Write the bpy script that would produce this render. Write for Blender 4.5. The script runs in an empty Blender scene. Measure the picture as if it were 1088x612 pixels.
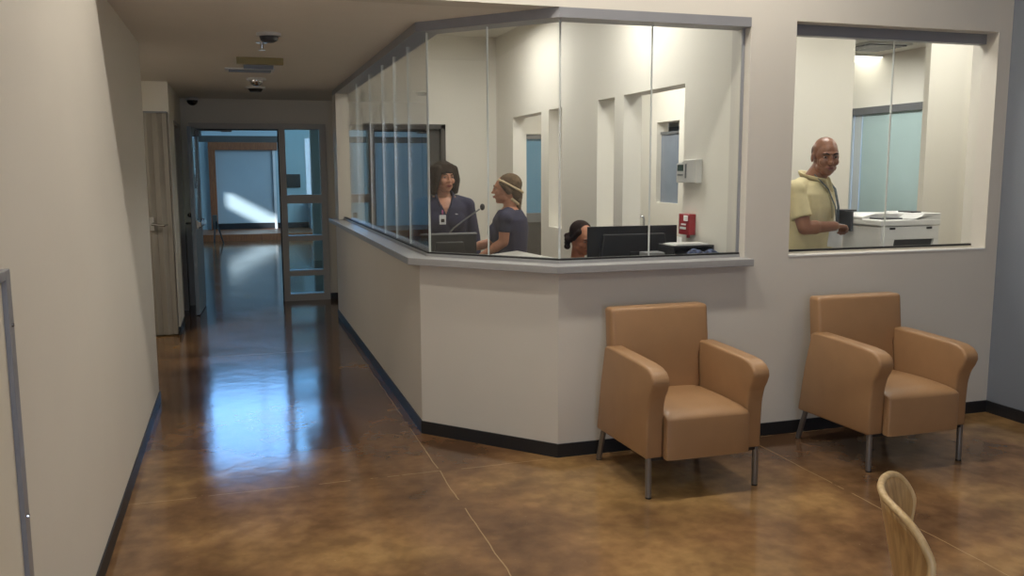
import bpy, bmesh, math, random
from mathutils import Vector, Matrix
random.seed(7)
C = bpy.context.scene.collection
S = bpy.context.scene
PI = math.pi
V = Vector

# ------------------------------------------------------------------ camera
H = 1.6
cd = bpy.data.cameras.new('camera'); cam = bpy.data.objects.new('camera', cd); C.objects.link(cam)
cd.sensor_width = 36; cd.lens = 930.4 / 1088 * 36; cd.clip_start = .05; cd.clip_end = 200
p_, y_, r_ = .1338, .3039, -.0038
fwd = V((math.sin(y_)*math.cos(p_), math.cos(y_)*math.cos(p_), -math.sin(p_)))
rt = V((math.cos(y_), -math.sin(y_), 0)); up = rt.cross(fwd)
R_ = rt*math.cos(r_) + up*math.sin(r_); U_ = up*math.cos(r_) - rt*math.sin(r_)
cam.matrix_world = Matrix(((R_.x, U_.x, -fwd.x, 0), (R_.y, U_.y, -fwd.y, 0), (R_.z, U_.z, -fwd.z, H), (0, 0, 0, 1)))
S.camera = cam
S.view_settings.view_transform = 'Standard'; S.view_settings.look = 'None'
S.view_settings.gamma = 1; S.view_settings.use_curve_mapping = False
S.view_settings.exposure = .12

# ------------------------------------------------------------------ world: clear blue sky seen through the atrium windows
w = bpy.data.worlds.new('sky'); S.world = w; w.use_nodes = True
bg = w.node_tree.nodes['Background']; bg.inputs[0].default_value = (.22, .50, 1.0, 1); bg.inputs[1].default_value = 2.6

def area(name, loc, tgt, sx, sy, power, col, spread=PI):
    l = bpy.data.lights.new(name, 'AREA'); l.shape = 'RECTANGLE'; l.size = sx; l.size_y = sy
    l.energy = power; l.color = col; l.spread = spread
    o = bpy.data.objects.new(name, l); C.objects.link(o); o.location = loc
    d = (V(tgt) - V(loc)); o.rotation_euler = d.to_track_quat('-Z', 'Y').to_euler(); return o
WARM = (1, .93, .82); NEUT = (1, .97, .91); COOL = (.60, .74, 1)
# lounge ceiling lamps: one row just before the hall soffit, a weaker row behind the camera
for x in (.3, 1.5, 2.8):
    area('lounge_downlight', (x, 3.68, 3.57), (x, 3.68, 0), .16, .13, 20, WARM)
for x in (.6, 3.2):
    area('lounge_panel_light', (x, .3, 3.57), (x, .3, 0), .6, .6, 15, WARM)
# lounge daylight window behind the camera
area('lounge_window_light', (-.4, -2.6, 1.7), (3.6, 4.4, 1.6), 1.6, 1.6, 62, COOL)
# unseen fill light added in the left recess to brighten the hall
area('hall_fill_light', (-1.45, 7.4, 2.4), (-1.0, 7.6, 0), .6, .6, 15, WARM)
# reception office ceiling lamps
area('office_panel_light', (2.25, 5.7, 2.97), (2.25, 5.7, 0), .5, .5, 19, NEUT)
area('office_panel_light', (2.2, 7.9, 2.97), (2.2, 7.9, 0), .5, .9, 18, NEUT)
# copy room ceiling lamps
area('copy_room_light', (3.9, 5.3, 2.97), (3.9, 5.3, 0), .6, .6, 20, NEUT)
area('copy_room_light', (5.6, 5.3, 2.97), (5.6, 5.3, 0), .6, .6, 14, NEUT)
area('corridor_light', (3.8, 8.8, 2.97), (3.8, 8.8, 0), .6, .9, 34, NEUT)
area('open_office_light', (6.6, 9.0, 2.97), (6.6, 9.0, 0), .8, .8, 50, NEUT)
# sun slanting into the atrium from a high side window
sl = bpy.data.lights.new('sun', 'SUN'); sl.energy = 8; sl.angle = .035; sl.color = (.85, .95, 1)
so = bpy.data.objects.new('sun', sl); C.objects.link(so); so.rotation_euler = V((1, .9, -.57)).to_track_quat('-Z', 'Y').to_euler()
# daylight from the atrium's big windows
area('atrium_window_light', (.5, 23.12, 5.1), (.5, 12, 5.1), 4.1, 2.2, 110, (.20, .50, 1))
area('atrium_side_window_light', (3.9, 18, 3.4), (0, 20, .8), 5, 2.5, 190, (.52, .78, 1))

# ------------------------------------------------------------------ materials
def lin(c):
    return tuple(((v/255)/12.92 if v/255 <= .04045 else ((v/255+.055)/1.055)**2.4) for v in c)
def mat(name, rgb, rough=.5, metal=0, var=.06, scale=6, bump=0, bscale=120, spec=.5, coat=0):
    m = bpy.data.materials.new(name); m.use_nodes = True; nt = m.node_tree; b = nt.nodes['Principled BSDF']
    c = lin(rgb); tc = nt.nodes.new('ShaderNodeTexCoord'); n = nt.nodes.new('ShaderNodeTexNoise')
    n.inputs['Scale'].default_value = scale; n.inputs['Detail'].default_value = 4
    nt.links.new(tc.outputs['Object'], n.inputs['Vector'])
    r = nt.nodes.new('ShaderNodeValToRGB'); r.color_ramp.elements[0].position = .3; r.color_ramp.elements[1].position = .7
    r.color_ramp.elements[0].color = (*[v*(1-var) for v in c], 1); r.color_ramp.elements[1].color = (*[min(1, v*(1+var)) for v in c], 1)
    nt.links.new(n.outputs['Fac'], r.inputs['Fac']); nt.links.new(r.outputs['Color'], b.inputs['Base Color'])
    b.inputs['Roughness'].default_value = rough; b.inputs['Metallic'].default_value = metal
    b.inputs['Specular IOR Level'].default_value = spec; b.inputs['Coat Weight'].default_value = coat
    if bump:
        n2 = nt.nodes.new('ShaderNodeTexNoise'); n2.inputs['Scale'].default_value = bscale; n2.inputs['Detail'].default_value = 3
        nt.links.new(tc.outputs['Object'], n2.inputs['Vector'])
        bp = nt.nodes.new('ShaderNodeBump'); bp.inputs['Strength'].default_value = bump; bp.inputs['Distance'].default_value = .002
        nt.links.new(n2.outputs['Fac'], bp.inputs['Height']); nt.links.new(bp.outputs['Normal'], b.inputs['Normal'])
    return m
def emis(name, rgb, s):
    m = bpy.data.materials.new(name); m.use_nodes = True; b = m.node_tree.nodes['Principled BSDF']
    b.inputs['Base Color'].default_value = (*lin(rgb), 1); b.inputs['Emission Color'].default_value = (*lin(rgb), 1)
    b.inputs['Emission Strength'].default_value = s; return m
def glassmat(name, tint=(1, 1, 1), ior=1.5):
    m = bpy.data.materials.new(name); m.use_nodes = True; nt = m.node_tree; nt.nodes.clear()
    o = nt.nodes.new('ShaderNodeOutputMaterial'); mx = nt.nodes.new('ShaderNodeMixShader'); f = nt.nodes.new('ShaderNodeFresnel')
    f.inputs['IOR'].default_value = ior
    t = nt.nodes.new('ShaderNodeBsdfTransparent'); t.inputs[0].default_value = (*tint, 1)
    g = nt.nodes.new('ShaderNodeBsdfGlossy'); g.inputs['Roughness'].default_value = 0.0; g.inputs[0].default_value = (1, 1, 1, 1)
    # both faces of a pane reflect as from the outside
    geo = nt.nodes.new('ShaderNodeNewGeometry')
    inv = nt.nodes.new('ShaderNodeVectorMath'); inv.operation = 'SCALE'
    ma = nt.nodes.new('ShaderNodeMath'); ma.operation = 'MULTIPLY_ADD'; ma.inputs[1].default_value = -2; ma.inputs[2].default_value = 1
    nt.links.new(geo.outputs['Backfacing'], ma.inputs[0]); nt.links.new(geo.outputs['Normal'], inv.inputs[0]); nt.links.new(ma.outputs[0], inv.inputs['Scale'])
    io = nt.nodes.new('ShaderNodeMapRange'); io.inputs[3].default_value = ior; io.inputs[4].default_value = 1/ior
    # Fresnel node inverts IOR on back faces by itself, so feed it the inverse there
    nt.links.new(geo.outputs['Backfacing'], io.inputs[0]); nt.links.new(io.outputs[0], f.inputs['IOR'])
    nt.links.new(f.outputs[0], mx.inputs[0]); nt.links.new(t.outputs[0], mx.inputs[1]); nt.links.new(g.outputs[0], mx.inputs[2])
    nt.links.new(mx.outputs[0], o.inputs[0]); return m
def floormat():
    m = bpy.data.materials.new('stained_concrete'); m.use_nodes = True; nt = m.node_tree; b = nt.nodes['Principled BSDF']
    L = nt.links.new; N = nt.nodes.new
    tc = N('ShaderNodeTexCoord')
    def noise(s, d, dist=0):
        n = N('ShaderNodeTexNoise'); n.inputs['Scale'].default_value = s; n.inputs['Detail'].default_value = d
        n.inputs['Distortion'].default_value = dist; L(tc.outputs['Object'], n.inputs['Vector']); return n
    n1 = noise(.8, 8, .3); n2 = noise(2.4, 12, .25); n3 = noise(60, 4)
    r1 = N('ShaderNodeValToRGB'); e = r1.color_ramp.elements
    e[0].position = .36; e[0].color = (*lin((104, 79, 60)), 1); e[1].position = .66; e[1].color = (*lin((172, 140, 96)), 1)
    k = e.new(.5); k.color = (*lin((138, 107, 77)), 1)
    L(n1.outputs['Fac'], r1.inputs['Fac'])
    r2 = N('ShaderNodeValToRGB'); e = r2.color_ramp.elements
    e[0].position = .33; e[0].color = (.55, .52, .50, 1); e[1].position = .68; e[1].color = (1.25, 1.22, 1.1, 1)
    L(n2.outputs['Fac'], r2.inputs['Fac'])
    mu = N('ShaderNodeMix'); mu.data_type = 'RGBA'; mu.blend_type = 'MULTIPLY'; mu.inputs[0].default_value = .8
    L(r1.outputs['Color'], mu.inputs[6]); L(r2.outputs['Color'], mu.inputs[7])
    r4 = N('ShaderNodeValToRGB'); e = r4.color_ramp.elements
    e[0].position = .38; e[0].color = (.74, .70, .66, 1); e[1].position = .64; e[1].color = (1.22, 1.2, 1.12, 1)
    L(noise(11, 14, .15).outputs['Fac'], r4.inputs['Fac'])
    m4 = N('ShaderNodeMix'); m4.data_type = 'RGBA'; m4.blend_type = 'MULTIPLY'; m4.inputs[0].default_value = .6
    L(mu.outputs[2], m4.inputs[6]); L(r4.outputs['Color'], m4.inputs[7]); mu = m4
    # floor colour turns darker and redder past the hall mouth
    sx = N('ShaderNodeSeparateXYZ'); L(tc.outputs['Object'], sx.inputs[0])
    def math_(op, a, bv, c=None):
        q = N('ShaderNodeMath'); q.operation = op
        for i, v in enumerate((a, bv, c)):
            if v is None: continue
            if isinstance(v, (int, float)): q.inputs[i].default_value = v
            else: L(v, q.inputs[i])
        return q.outputs[0]
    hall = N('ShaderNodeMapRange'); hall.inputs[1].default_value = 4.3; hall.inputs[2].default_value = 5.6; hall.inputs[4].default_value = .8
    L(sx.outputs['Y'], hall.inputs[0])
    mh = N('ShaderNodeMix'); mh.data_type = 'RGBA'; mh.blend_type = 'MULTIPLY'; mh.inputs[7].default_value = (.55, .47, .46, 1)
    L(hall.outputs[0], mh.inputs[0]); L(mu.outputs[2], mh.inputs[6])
    # saw-cut control joints and fine cracks, filled pale
    wob = math_('MULTIPLY', math_('SUBTRACT', noise(3, 3).outputs['Fac'], .5), .03)
    def line(axis, val, wd):
        d_ = math_('ABSOLUTE', math_('SUBTRACT', math_('ADD', sx.outputs[axis], wob), val), 0)
        return math_('LESS_THAN', d_, wd)
    tot = None
    for ax, v in (('X', .98), ('X', 2.86), ('X', -2.5), ('Y', 4.44), ('Y', 2.2), ('Y', 7.9)):
        l = line(ax, v, .0028); tot = l if tot is None else math_('MAXIMUM', tot, l)
    br = math_('MULTIPLY', tot, math_('MULTIPLY', math_('GREATER_THAN', n2.outputs['Fac'], .42), .5))
    spk = N('ShaderNodeValToRGB'); spk.color_ramp.elements[0].position = .70; spk.color_ramp.elements[1].position = .76
    L(n3.outputs['Fac'], spk.inputs['Fac'])
    fac = math_('MAXIMUM', br, math_('MULTIPLY', spk.outputs['Color'], .35))
    ml = N('ShaderNodeMix'); ml.data_type = 'RGBA'; ml.inputs[7].default_value = (*lin((198, 170, 125)), 1)
    L(fac, ml.inputs[0]); L(mh.outputs[2], ml.inputs[6]); L(ml.outputs[2], b.inputs['Base Color'])
    rr = N('ShaderNodeMapRange'); rr.inputs[3].default_value = .07; rr.inputs[4].default_value = .17
    L(n2.outputs['Fac'], rr.inputs[0]); L(rr.outputs[0], b.inputs['Roughness'])
    bp = N('ShaderNodeBump'); bp.inputs['Strength'].default_value = .2; bp.inputs['Distance'].default_value = .004
    L(noise(7, 4, .4).outputs['Fac'], bp.inputs['Height']); L(bp.outputs['Normal'], b.inputs['Normal'])
    return m
def woodmat(name, a, b_, rough=.35, rot=0):
    m = bpy.data.materials.new(name); m.use_nodes = True; nt = m.node_tree; b = nt.nodes['Principled BSDF']
    tc = nt.nodes.new('ShaderNodeTexCoord'); mp = nt.nodes.new('ShaderNodeMapping'); mp.inputs['Scale'].default_value = (14, 14, 1.6)
    n = nt.nodes.new('ShaderNodeTexNoise'); n.inputs['Scale'].default_value = 3; n.inputs['Detail'].default_value = 6; n.inputs['Distortion'].default_value = 1.2
    r = nt.nodes.new('ShaderNodeValToRGB'); r.color_ramp.elements[0].position = .35; r.color_ramp.elements[1].position = .65
    r.color_ramp.elements[0].color = (*lin(a), 1); r.color_ramp.elements[1].color = (*lin(b_), 1)
    nt.links.new(tc.outputs['Object'], mp.inputs[0]); nt.links.new(mp.outputs[0], n.inputs[0]); nt.links.new(n.outputs['Fac'], r.inputs[0])
    nt.links.new(r.outputs[0], b.inputs['Base Color']); b.inputs['Roughness'].default_value = rough; return m

M = dict(
 floor=floormat(),
 wall=mat('wall_paint', (214, 209, 199), .6, var=.015, scale=2, bump=.15, bscale=60),
 wall_cream=mat('cream_wall_paint', (230, 226, 215), .6, var=.012, scale=2, bump=.1, bscale=60),
 wall_blue=mat('blue_grey_wall_paint', (126, 132, 142), .6, var=.02, scale=2, bump=.1, bscale=60),
 wall_hall=mat('hall_wall_paint', (218, 212, 198), .6, var=.015, scale=2),
 atrium=mat('atrium_wall_paint', (180, 200, 205), .6, var=.02, scale=1),
 ceil=mat('ceiling_paint', (226, 221, 212), .8, var=.01),
 ceil_w=mat('office_ceiling_tile', (225, 222, 212), .8, var=.03, scale=30),
 base=mat('black_rubber_base', (34, 35, 38), .45, var=.1),
 sill=mat('grey_counter_laminate', (160, 160, 160), .3, var=.03, scale=40),
 alu=mat('brushed_grey_aluminium', (146, 147, 152), .4, metal=.15, var=.03),
 frame=mat('grey_painted_door_frame', (176, 172, 164), .45, var=.02),
 post=mat('cream_metal_post', (205, 198, 184), .4, var=.01),
 gasket=mat('black_gasket', (22, 22, 24), .5),
 glass=glassmat('clear_glass', (.985, .995, .99)),
 edge=mat('polished_glass_edge', (214, 218, 216), .5, var=.02),
 glass_t=glassmat('green_tinted_glass', (.90, .98, .97)),
 frost=mat('frosted_teal_glass', (176, 200, 200), .25, var=.08, scale=1.5),
 frost_w=mat('frosted_pale_glass', (196, 206, 208), .25, var=.02, scale=.8),
 daylit_glass=mat('blue_daylit_glass', (104, 152, 182), .22, var=.05, scale=1.2),  # blue daylight behind the glass is put into the panel colour
 board=mat('pale_projection_board', (178, 192, 198), .5, var=.04, scale=1.2),
 wood_trim=woodmat('warm_wood_trim', (128, 76, 46), (156, 98, 60)),
 ply=woodmat('pale_plywood', (158, 122, 76), (196, 160, 108), .28),
 ply_edge=woodmat('plywood_edge', (196, 166, 118), (216, 188, 140), .35),
 vinyl=mat('tan_vinyl', (162, 126, 90), .42, var=.04, scale=9, bump=.25, bscale=260),
 leg=mat('grey_metal_leg', (135, 132, 128), .35, metal=.7, var=.02),
 black=mat('black_plastic', (28, 28, 30), .4, var=.05),
 black_g=mat('glossy_black_plastic', (14, 14, 15), .12),
 dgrey=mat('dark_grey_plastic', (62, 64, 68), .45),
 mgrey=mat('mid_grey_metal', (120, 122, 124), .4, metal=.3),
 white=mat('white_plastic', (232, 232, 230), .35, var=.01),
 offwhite=mat('off_white_plastic', (205, 204, 200), .4, var=.01),
 laminate=mat('white_laminate', (186, 184, 176), .35, var=.01),
 desk=mat('grey_desk_laminate', (128, 124, 118), .4, var=.03),
 chrome=mat('chrome', (200, 200, 202), .12, metal=1, var=0),
 accord=mat('grey_folding_door_vinyl', (150, 144, 134), .5, var=.03),
 door=mat('grey_blue_door_paint', (142, 152, 160), .4, var=.02),
 ddoor=mat('dark_grey_door', (74, 72, 68), .45, var=.05),
 red=mat('red_plastic', (150, 36, 40), .35, var=.03),
 lcd=mat('green_grey_lcd', (70, 82, 72), .2),
 paper=mat('white_paper', (240, 240, 238), .7, var=.01),
 lampw=emis('lit_light_diffuser', (255, 250, 235), 4),
 exit_=mat('pale_yellow_housing', (150, 138, 92), .5),
 navy=mat('navy_scrub_cloth', (34, 36, 66), .8, var=.12, scale=14, bump=.5, bscale=60),
 navy2=mat('dark_navy_trousers', (28, 30, 48), .85, var=.1, scale=14),
 polo=mat('pale_yellow_pique', (218, 204, 160), .8, var=.05, scale=20, bump=.6, bscale=400),
 khaki=mat('dark_trouser_cloth', (60, 56, 52), .85, var=.06),
 shoe=mat('black_shoe_leather', (24, 22, 22), .4),
 skin_a=mat('fair_skin', (196, 140, 112), .5, var=.05, scale=20),
 skin_b=mat('tanned_skin', (190, 130, 100), .5, var=.05, scale=20),
 skin_d=mat('brown_skin', (138, 92, 68), .38, var=.07, scale=20),
 hair_a=mat('dark_brown_hair', (52, 42, 36), .85, var=.35, scale=50, bump=1.0, bscale=70, spec=.15),
 hair_b=mat('light_brown_hair', (98, 80, 62), .85, var=.35, scale=50, bump=1.0, bscale=70, spec=.15),
 hair_c=mat('black_brown_hair', (44, 32, 28), .85, var=.35, scale=50, bump=1.0, bscale=70, spec=.15),
 hair_d=mat('short_greying_stubble', (98, 72, 58), .6, var=.2, scale=120),
 eye=mat('eye_white', (165, 152, 144), .6), iris=mat('dark_iris', (38, 26, 20), .5),
 lip_a=mat('rosy_lip', (160, 84, 78), .45), lip_d=mat('brown_lip', (112, 58, 50), .45),
 pale_band=mat('pale_hair_band', (196, 176, 138), .6), pink=mat('magenta_badge_reel', (150, 50, 110), .5),
 lanyard=mat('grey_patterned_lanyard', (86, 96, 100), .7, var=.6, scale=70),
 bluecloth=mat('blue_patterned_cloth', (66, 76, 104), .9, var=.8, scale=45),
)

# ------------------------------------------------------------------ mesh helpers
class MB:
    def __init__(s): s.bm = bmesh.new()
    def box(s, a, b, bev=0, rot=None):
        a, b = V(a), V(b); c = (a+b)/2; d = b-a
        t = bmesh.new(); bmesh.ops.create_cube(t, size=1)
        for v in t.verts: v.co = V((v.co.x*d.x, v.co.y*d.y, v.co.z*d.z))
        if bev: bmesh.ops.bevel(t, geom=t.edges[:], offset=bev, segments=3, affect='EDGES', profile=.5)
        if rot is not None:
            for v in t.verts: v.co = rot @ v.co
        for v in t.verts: v.co += c
        s.add(t); return s
    def add(s, t):
        me = bpy.data.meshes.new('t'); t.to_mesh(me); t.free(); s.bm.from_mesh(me); bpy.data.meshes.remove(me)
    def prism(s, poly, z0, z1, axis='z', bev=0):
        t = bmesh.new()
        def P(p, h): return {'z': V((p[0], p[1], h)), 'y': V((p[0], h, p[1])), 'x': V((h, p[0], p[1]))}[axis]
        a = [t.verts.new(P(p, z0)) for p in poly]; b = [t.verts.new(P(p, z1)) for p in poly]
        n = len(poly); t.faces.new(a); t.faces.new(b[::-1])
        for i in range(n): t.faces.new((a[i], b[i], b[(i+1) % n], a[(i+1) % n]))
        bmesh.ops.recalc_face_normals(t, faces=t.faces[:])
        if bev: bmesh.ops.bevel(t, geom=t.edges[:], offset=bev, segments=3, affect='EDGES', profile=.5)
        s.add(t); return s
    def tube(s, pts, rad, n=12, sq=1.0):
        pts = [V(p) for p in pts]; rad = rad if isinstance(rad, (list, tuple)) else [rad]*len(pts)
        t = bmesh.new(); rings = []; prev = None
        for i, p in enumerate(pts):
            d = (pts[min(i+1, len(pts)-1)] - pts[max(i-1, 0)]).normalized()
            if prev is None:
                u = d.cross(V((0, 0, 1))); u = u if u.length > .05 else d.cross(V((0, 1, 0))); u.normalize()
            else:
                u = (prev - d*prev.dot(d)).normalized()
            prev = u; v = d.cross(u); r = rad[i]; r = r if isinstance(r, (tuple, list)) else (r, r*sq)
            rings.append([t.verts.new(p + u*math.cos(k*2*PI/n)*r[0] + v*math.sin(k*2*PI/n)*r[1]) for k in range(n)])
        for a, b in zip(rings, rings[1:]):
            for k in range(n): t.faces.new((a[k], b[k], b[(k+1) % n], a[(k+1) % n]))
        t.faces.new(rings[0]); t.faces.new(rings[-1][::-1])
        bmesh.ops.recalc_face_normals(t, faces=t.faces[:]); s.add(t); return s
    def ell(s, c, r, rot=None, seg=20):
        t = bmesh.new(); bmesh.ops.create_uvsphere(t, u_segments=seg, v_segments=max(8, seg*2//3), radius=1)
        for v in t.verts:
            v.co = V((v.co.x*r[0], v.co.y*r[1], v.co.z*r[2]))
            if rot is not None: v.co = rot @ v.co
            v.co += V(c)
        s.add(t); return s
    def cap(s, a, b, ra, rb, n=14):      # tapered capsule
        a, b = V(a), V(b); s.tube([a, b], [ra, rb], n)
        s.ell(a, (ra,)*3, seg=12); s.ell(b, (rb,)*3, seg=12); return s
    def build(s, name, m, parent=None, smooth=False, mods=None):
        me = bpy.data.meshes.new(name); s.bm.to_mesh(me); s.bm.free()
        me.materials.append(M[m] if isinstance(m, str) else m)
        o = bpy.data.objects.new(name, me); C.objects.link(o)
        if parent is not None: o.parent = parent
        if smooth:
            for p in me.polygons: p.use_smooth = True
            if smooth != 'all': me.set_sharp_from_angle(angle=math.radians(38))
        return o
def smooth_remesh(o, vox, it=4, fac=.5):
    m = o.modifiers.new('r', 'REMESH'); m.mode = 'VOXEL'; m.voxel_size = vox; m.use_smooth_shade = True
    q = o.modifiers.new('s', 'SMOOTH'); q.iterations = it; q.factor = fac
    dg = bpy.context.evaluated_depsgraph_get(); dg.update()
    me = bpy.data.meshes.new_from_object(o.evaluated_get(dg)); old = o.data
    o.modifiers.clear(); o.data = me; me.name = old.name
    for p in me.polygons: p.use_smooth = True
    return o
def empty(name, loc=(0, 0, 0), rz=0, **k):
    o = bpy.data.objects.new(name, None); C.objects.link(o); o.location = loc; o.rotation_euler = (0, 0, rz); o.empty_display_size = .1
    for a, b in k.items(): o[a] = b
    return o
def tag(o, label=None, category=None, group=None, kind=None):
    for a, b in (('label', label), ('category', category), ('group', group), ('kind', kind)):
        if b: o[a] = b
    return o
def struct(name, mb, m, parent=None, label=None, smooth=False):
    o = mb.build(name, m, parent, smooth)
    if parent is None: o['kind'] = 'structure'
    if label: o['label'] = label
    return o
def copy_tree(root, loc, rz=None):
    r = root.copy(); C.objects.link(r); r.location = loc
    if rz is not None: r.rotation_euler = (0, 0, rz)
    for ch in root.children:
        c = ch.copy(); C.objects.link(c); c.parent = r
        for g in ch.children:
            q = g.copy(); C.objects.link(q); q.parent = c
    return r

# ------------------------------------------------------------------ dimensions
xL, xA, xC2, xR, xO = -.57, 1.034, 1.663, 4.69, 2.82
yW, yC1, yE, yD = 4.454, 5.146, 9.72, 11.1
zS, zH, zC, zO, zT = 1.045, 2.396, 2.4485, 3.0, 3.62
def offset(pts, d):
    """offset an open polyline towards the office side (right of travel from hall end to front)"""
    pts = [V((p[0], p[1])) for p in pts]; out = []
    for i, p in enumerate(pts):
        ns = []
        if i > 0: e = (pts[i]-pts[i-1]).normalized(); ns.append(V((-e.y, e.x)))
        if i < len(pts)-1: e = (pts[i+1]-pts[i]).normalized(); ns.append(V((-e.y, e.x)))
        n = sum(ns, V((0, 0))).normalized(); out.append(p + n*d/n.dot(ns[0]))
    return [tuple(p) for p in out]
LINE = [(xA, yE), (xA, yC1), (xC2, yW), (xO, yW)]
def band(d0, d1, line=LINE): return offset(line, d0) + offset(line, d1)[::-1]

# ------------------------------------------------------------------ room shell
struct('floor', MB().box((-6, -4, -.12), (9.5, 24, 0)), 'floor', label='stained brown concrete floor, polished')
struct('wall_left', MB().box((xL-.2, -4, 0), (xL, 6.45, zT)), 'wall')
struct('wall_counter', MB().prism(band(0, .14), 0, zS), 'wall', label='low counter wall below the reception glass')
wf = MB()
wf.box((-1.5, yW, zC), (xO, yW+.15, zT))                               # soffit face over the hall mouth and glazing
wx0, wx1, wz0, wz1 = 3.119, 4.59, 1.09, 2.442
wf.box((xO, yW, 0), (wx0, yW+.2, zT)); wf.box((wx1, yW, 0), (xR+.2, yW+.2, zT))
wf.box((wx0, yW, 0), (wx1, yW+.2, wz0)); wf.box((wx0, yW, wz1), (wx1, yW+.2, zT))
struct('wall_front', wf, 'wall')
struct('wall_right', MB().box((xR, -4, 0), (xR+.2, yW, zT)), 'wall_blue', label='blue-grey painted wall at the right')
struct('wall_back', MB().box((xL-.2, -4.2, 0), (xR+.2, -4, zT)), 'wall')
struct('ceiling', MB().box((xL-.2, -4.2, zT), (xR+.2, yW+.15, zT+.1)), 'ceil')
d15 = offset(LINE, .15)
struct('ceiling_hall', MB().prism([(-2.4, yW+.15), (d15[2][0], yW+.15), d15[2], d15[1], (d15[0][0], 11.12), (-2.4, 11.12)], zC, zO+.05), 'ceil', label='low ceiling over the hallway')
struct('ceiling_office', MB().box((1.0, yW+.15, zO+.05), (9.2, 16.2, zO+.15)), 'ceil_w')
# cove bases
bz = .078
struct('baseboard_counter', MB().prism(band(-.008, 0), 0, bz), 'base')
struct('baseboard_front', MB().box((xO, yW-.008, 0), (xR, yW, bz)), 'base')
struct('baseboard_right', MB().box((xR-.008, -4, 0), (xR, yW-.008, bz)), 'base')
struct('baseboard_left', MB().box((xL, -4, 0), (xL+.008, 6.45, bz)).box((xL-.2, 6.45, 0), (xL+.008, 6.458, bz)), 'base')
# hall end
we = MB(); fx0, fx1, fz = -.49, 1.085, 2.165
we.box((-2, yD, 0), (fx0, yD+.15, zC)).box((fx1, yD, 0), (2.8, yD+.15, zC)).box((fx0, yD, fz), (fx1, yD+.15, zC))
we.box((-6, yD+.01, zC), (5, yD+.15, 6.6)).box((-6, yD+.01, 0), (-2, yD+.15, zC)).box((2.8, yD+.01, 0), (5, yD+.15, zC))
struct('wall_hall_end', we, 'wall_hall')
struct('baseboard_hall_end', MB().box((fx1, yD-.008, 0), (1.18, yD, bz)), 'base')
struct('wall_hall_right', MB().box((1.18, yE-.01, 0), (1.33, yD, zC)), 'wall_hall')
hl = MB().box((-2.2, 9.12, 2.15), (-.575, 9.3, zC)).box((-.80+.21, 9.12, 0), (-.575, 9.3, 2.15)).box((-.78, 9.3, 0), (-.575, 9.75, zC))
hl.box((-.78, 9.75, 2.12), (-.575, 10.75, zC)).box((-.78, 10.75, 0), (-.575, yD, zC)).box((-2.4, 6.3, 0), (-2.2, 9.3, zC)).box((-2.4, 6.25, 0), (xL-.2, 6.45, zC)).box((-2.4, 9.3, 0), (-.78, 9.4, zC))
struct('wall_hall_left', hl, 'wall_hall')
struct('baseboard_hall_left', MB().box((-.575, 9.12, 0), (-.567, 9.75, bz)).box((-.59, 9.112, 0), (-.567, 9.12, bz)), 'base')
# office
wo = MB(); T = .15; x0, x1 = xO, xO+T
def wallx(mb, x0, x1, y0, y1, z1, holes):
    ys = y0
    for (a, b, c, d) in sorted(holes):
        mb.box((x0, ys, 0), (x1, a, z1))
        if c > 0: mb.box((x0, a, 0), (x1, b, c))
        mb.box((x0, a, d), (x1, b, z1)); ys = b
    mb.box((x0, ys, 0), (x1, y1, z1)); return mb
wallx(wo, x0, x1, yW+.2, 9.7, zO+.05, [(5.213, 6.16, 1.06, 2.155), (6.33, 6.665, 1.06, 2.155), (7.475, 7.825, 1.068, 2.155), (8.04, 8.94, 0, 2.15)])
struct('wall_office_right', wo, 'wall_cream')
ob = MB().box((d15[0][0], 9.55, 0), (1.33, 9.7, zO+.05)).box((2.23, 9.55, 0), (xO, 9.7, zO+.05)).box((1.33, 9.55, 2.1), (2.23, 9.7, zO+.05))
struct('wall_office_back', ob, 'wall_cream')
struct('wall_block', MB().box((3.95, 6.3, 0), (4.985, 6.7, zO+.05)), 'wall_cream', label='cream wall behind the standing man')
wc = wallx(MB(), 4.7, 4.85, 6.7, 13, zO+.05, [(8.8, 9.34, 1.22, 2.14)])
struct('wall_corridor', wc, 'wall_cream')
struct('wall_copy_room', MB().box((5.49, 6.0, 0), (6.09, 6.06, zO+.05)).box((6.09, 6.02, 0), (7.4, 6.1, zO+.05)).box((7.3, 6.06, 0), (7.4, 6.3, zO+.05)).box((7.4, 4.65, 0), (7.6, 6.3, zO+.05)).box((xR+.2, yW, 0), (7.6, yW+.2, zO+.05)), 'wall_cream')
struct('wall_open_office', MB().box((8.0, 6.3, 2.40), (8.15, 16, zO+.05)).box((8.0, 6.3, 0), (8.15, 7.3, 2.4)).box((7.4, 6.2, 0), (8.15, 6.3, zO+.05)).box((1.3, 16, 0), (8.15, 16.15, zO+.05)), 'wall_cream')
# corridor end with daylight-coloured glazing beyond the office doorway
struct('wall_corridor_end', MB().box((2.97, 10.9, 2.05), (4.7, 11.05, zO+.05)).box((2.97, 10.9, 0), (3.02, 11.05, 2.05)).box((4.4, 10.9, 0), (4.7, 11.05, 2.05)).box((2.97, 9.7, 0), (2.82, 11.05, zO+.05)), 'wall_cream')
w5 = empty('window_5', kind='structure', label='glazed partition coloured daylight blue, seen through the office doorway')
MB().box((3.02, 10.95, 1.02), (4.4, 10.98, 2.05)).build('glass_panel', 'daylit_glass', w5)
MB().box((3.02, 10.93, .0), (4.4, 10.99, .92)).build('lower_panel', 'ddoor', w5)
MB().box((3.02, 10.90, .92), (4.4, 11.0, 1.04)).box((3.02, 10.90, 2.0), (4.4, 11.0, 2.06)).box((3.30, 10.92, 0), (3.35, 11.0, 2.0)).build('frame', 'mgrey', w5)
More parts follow.
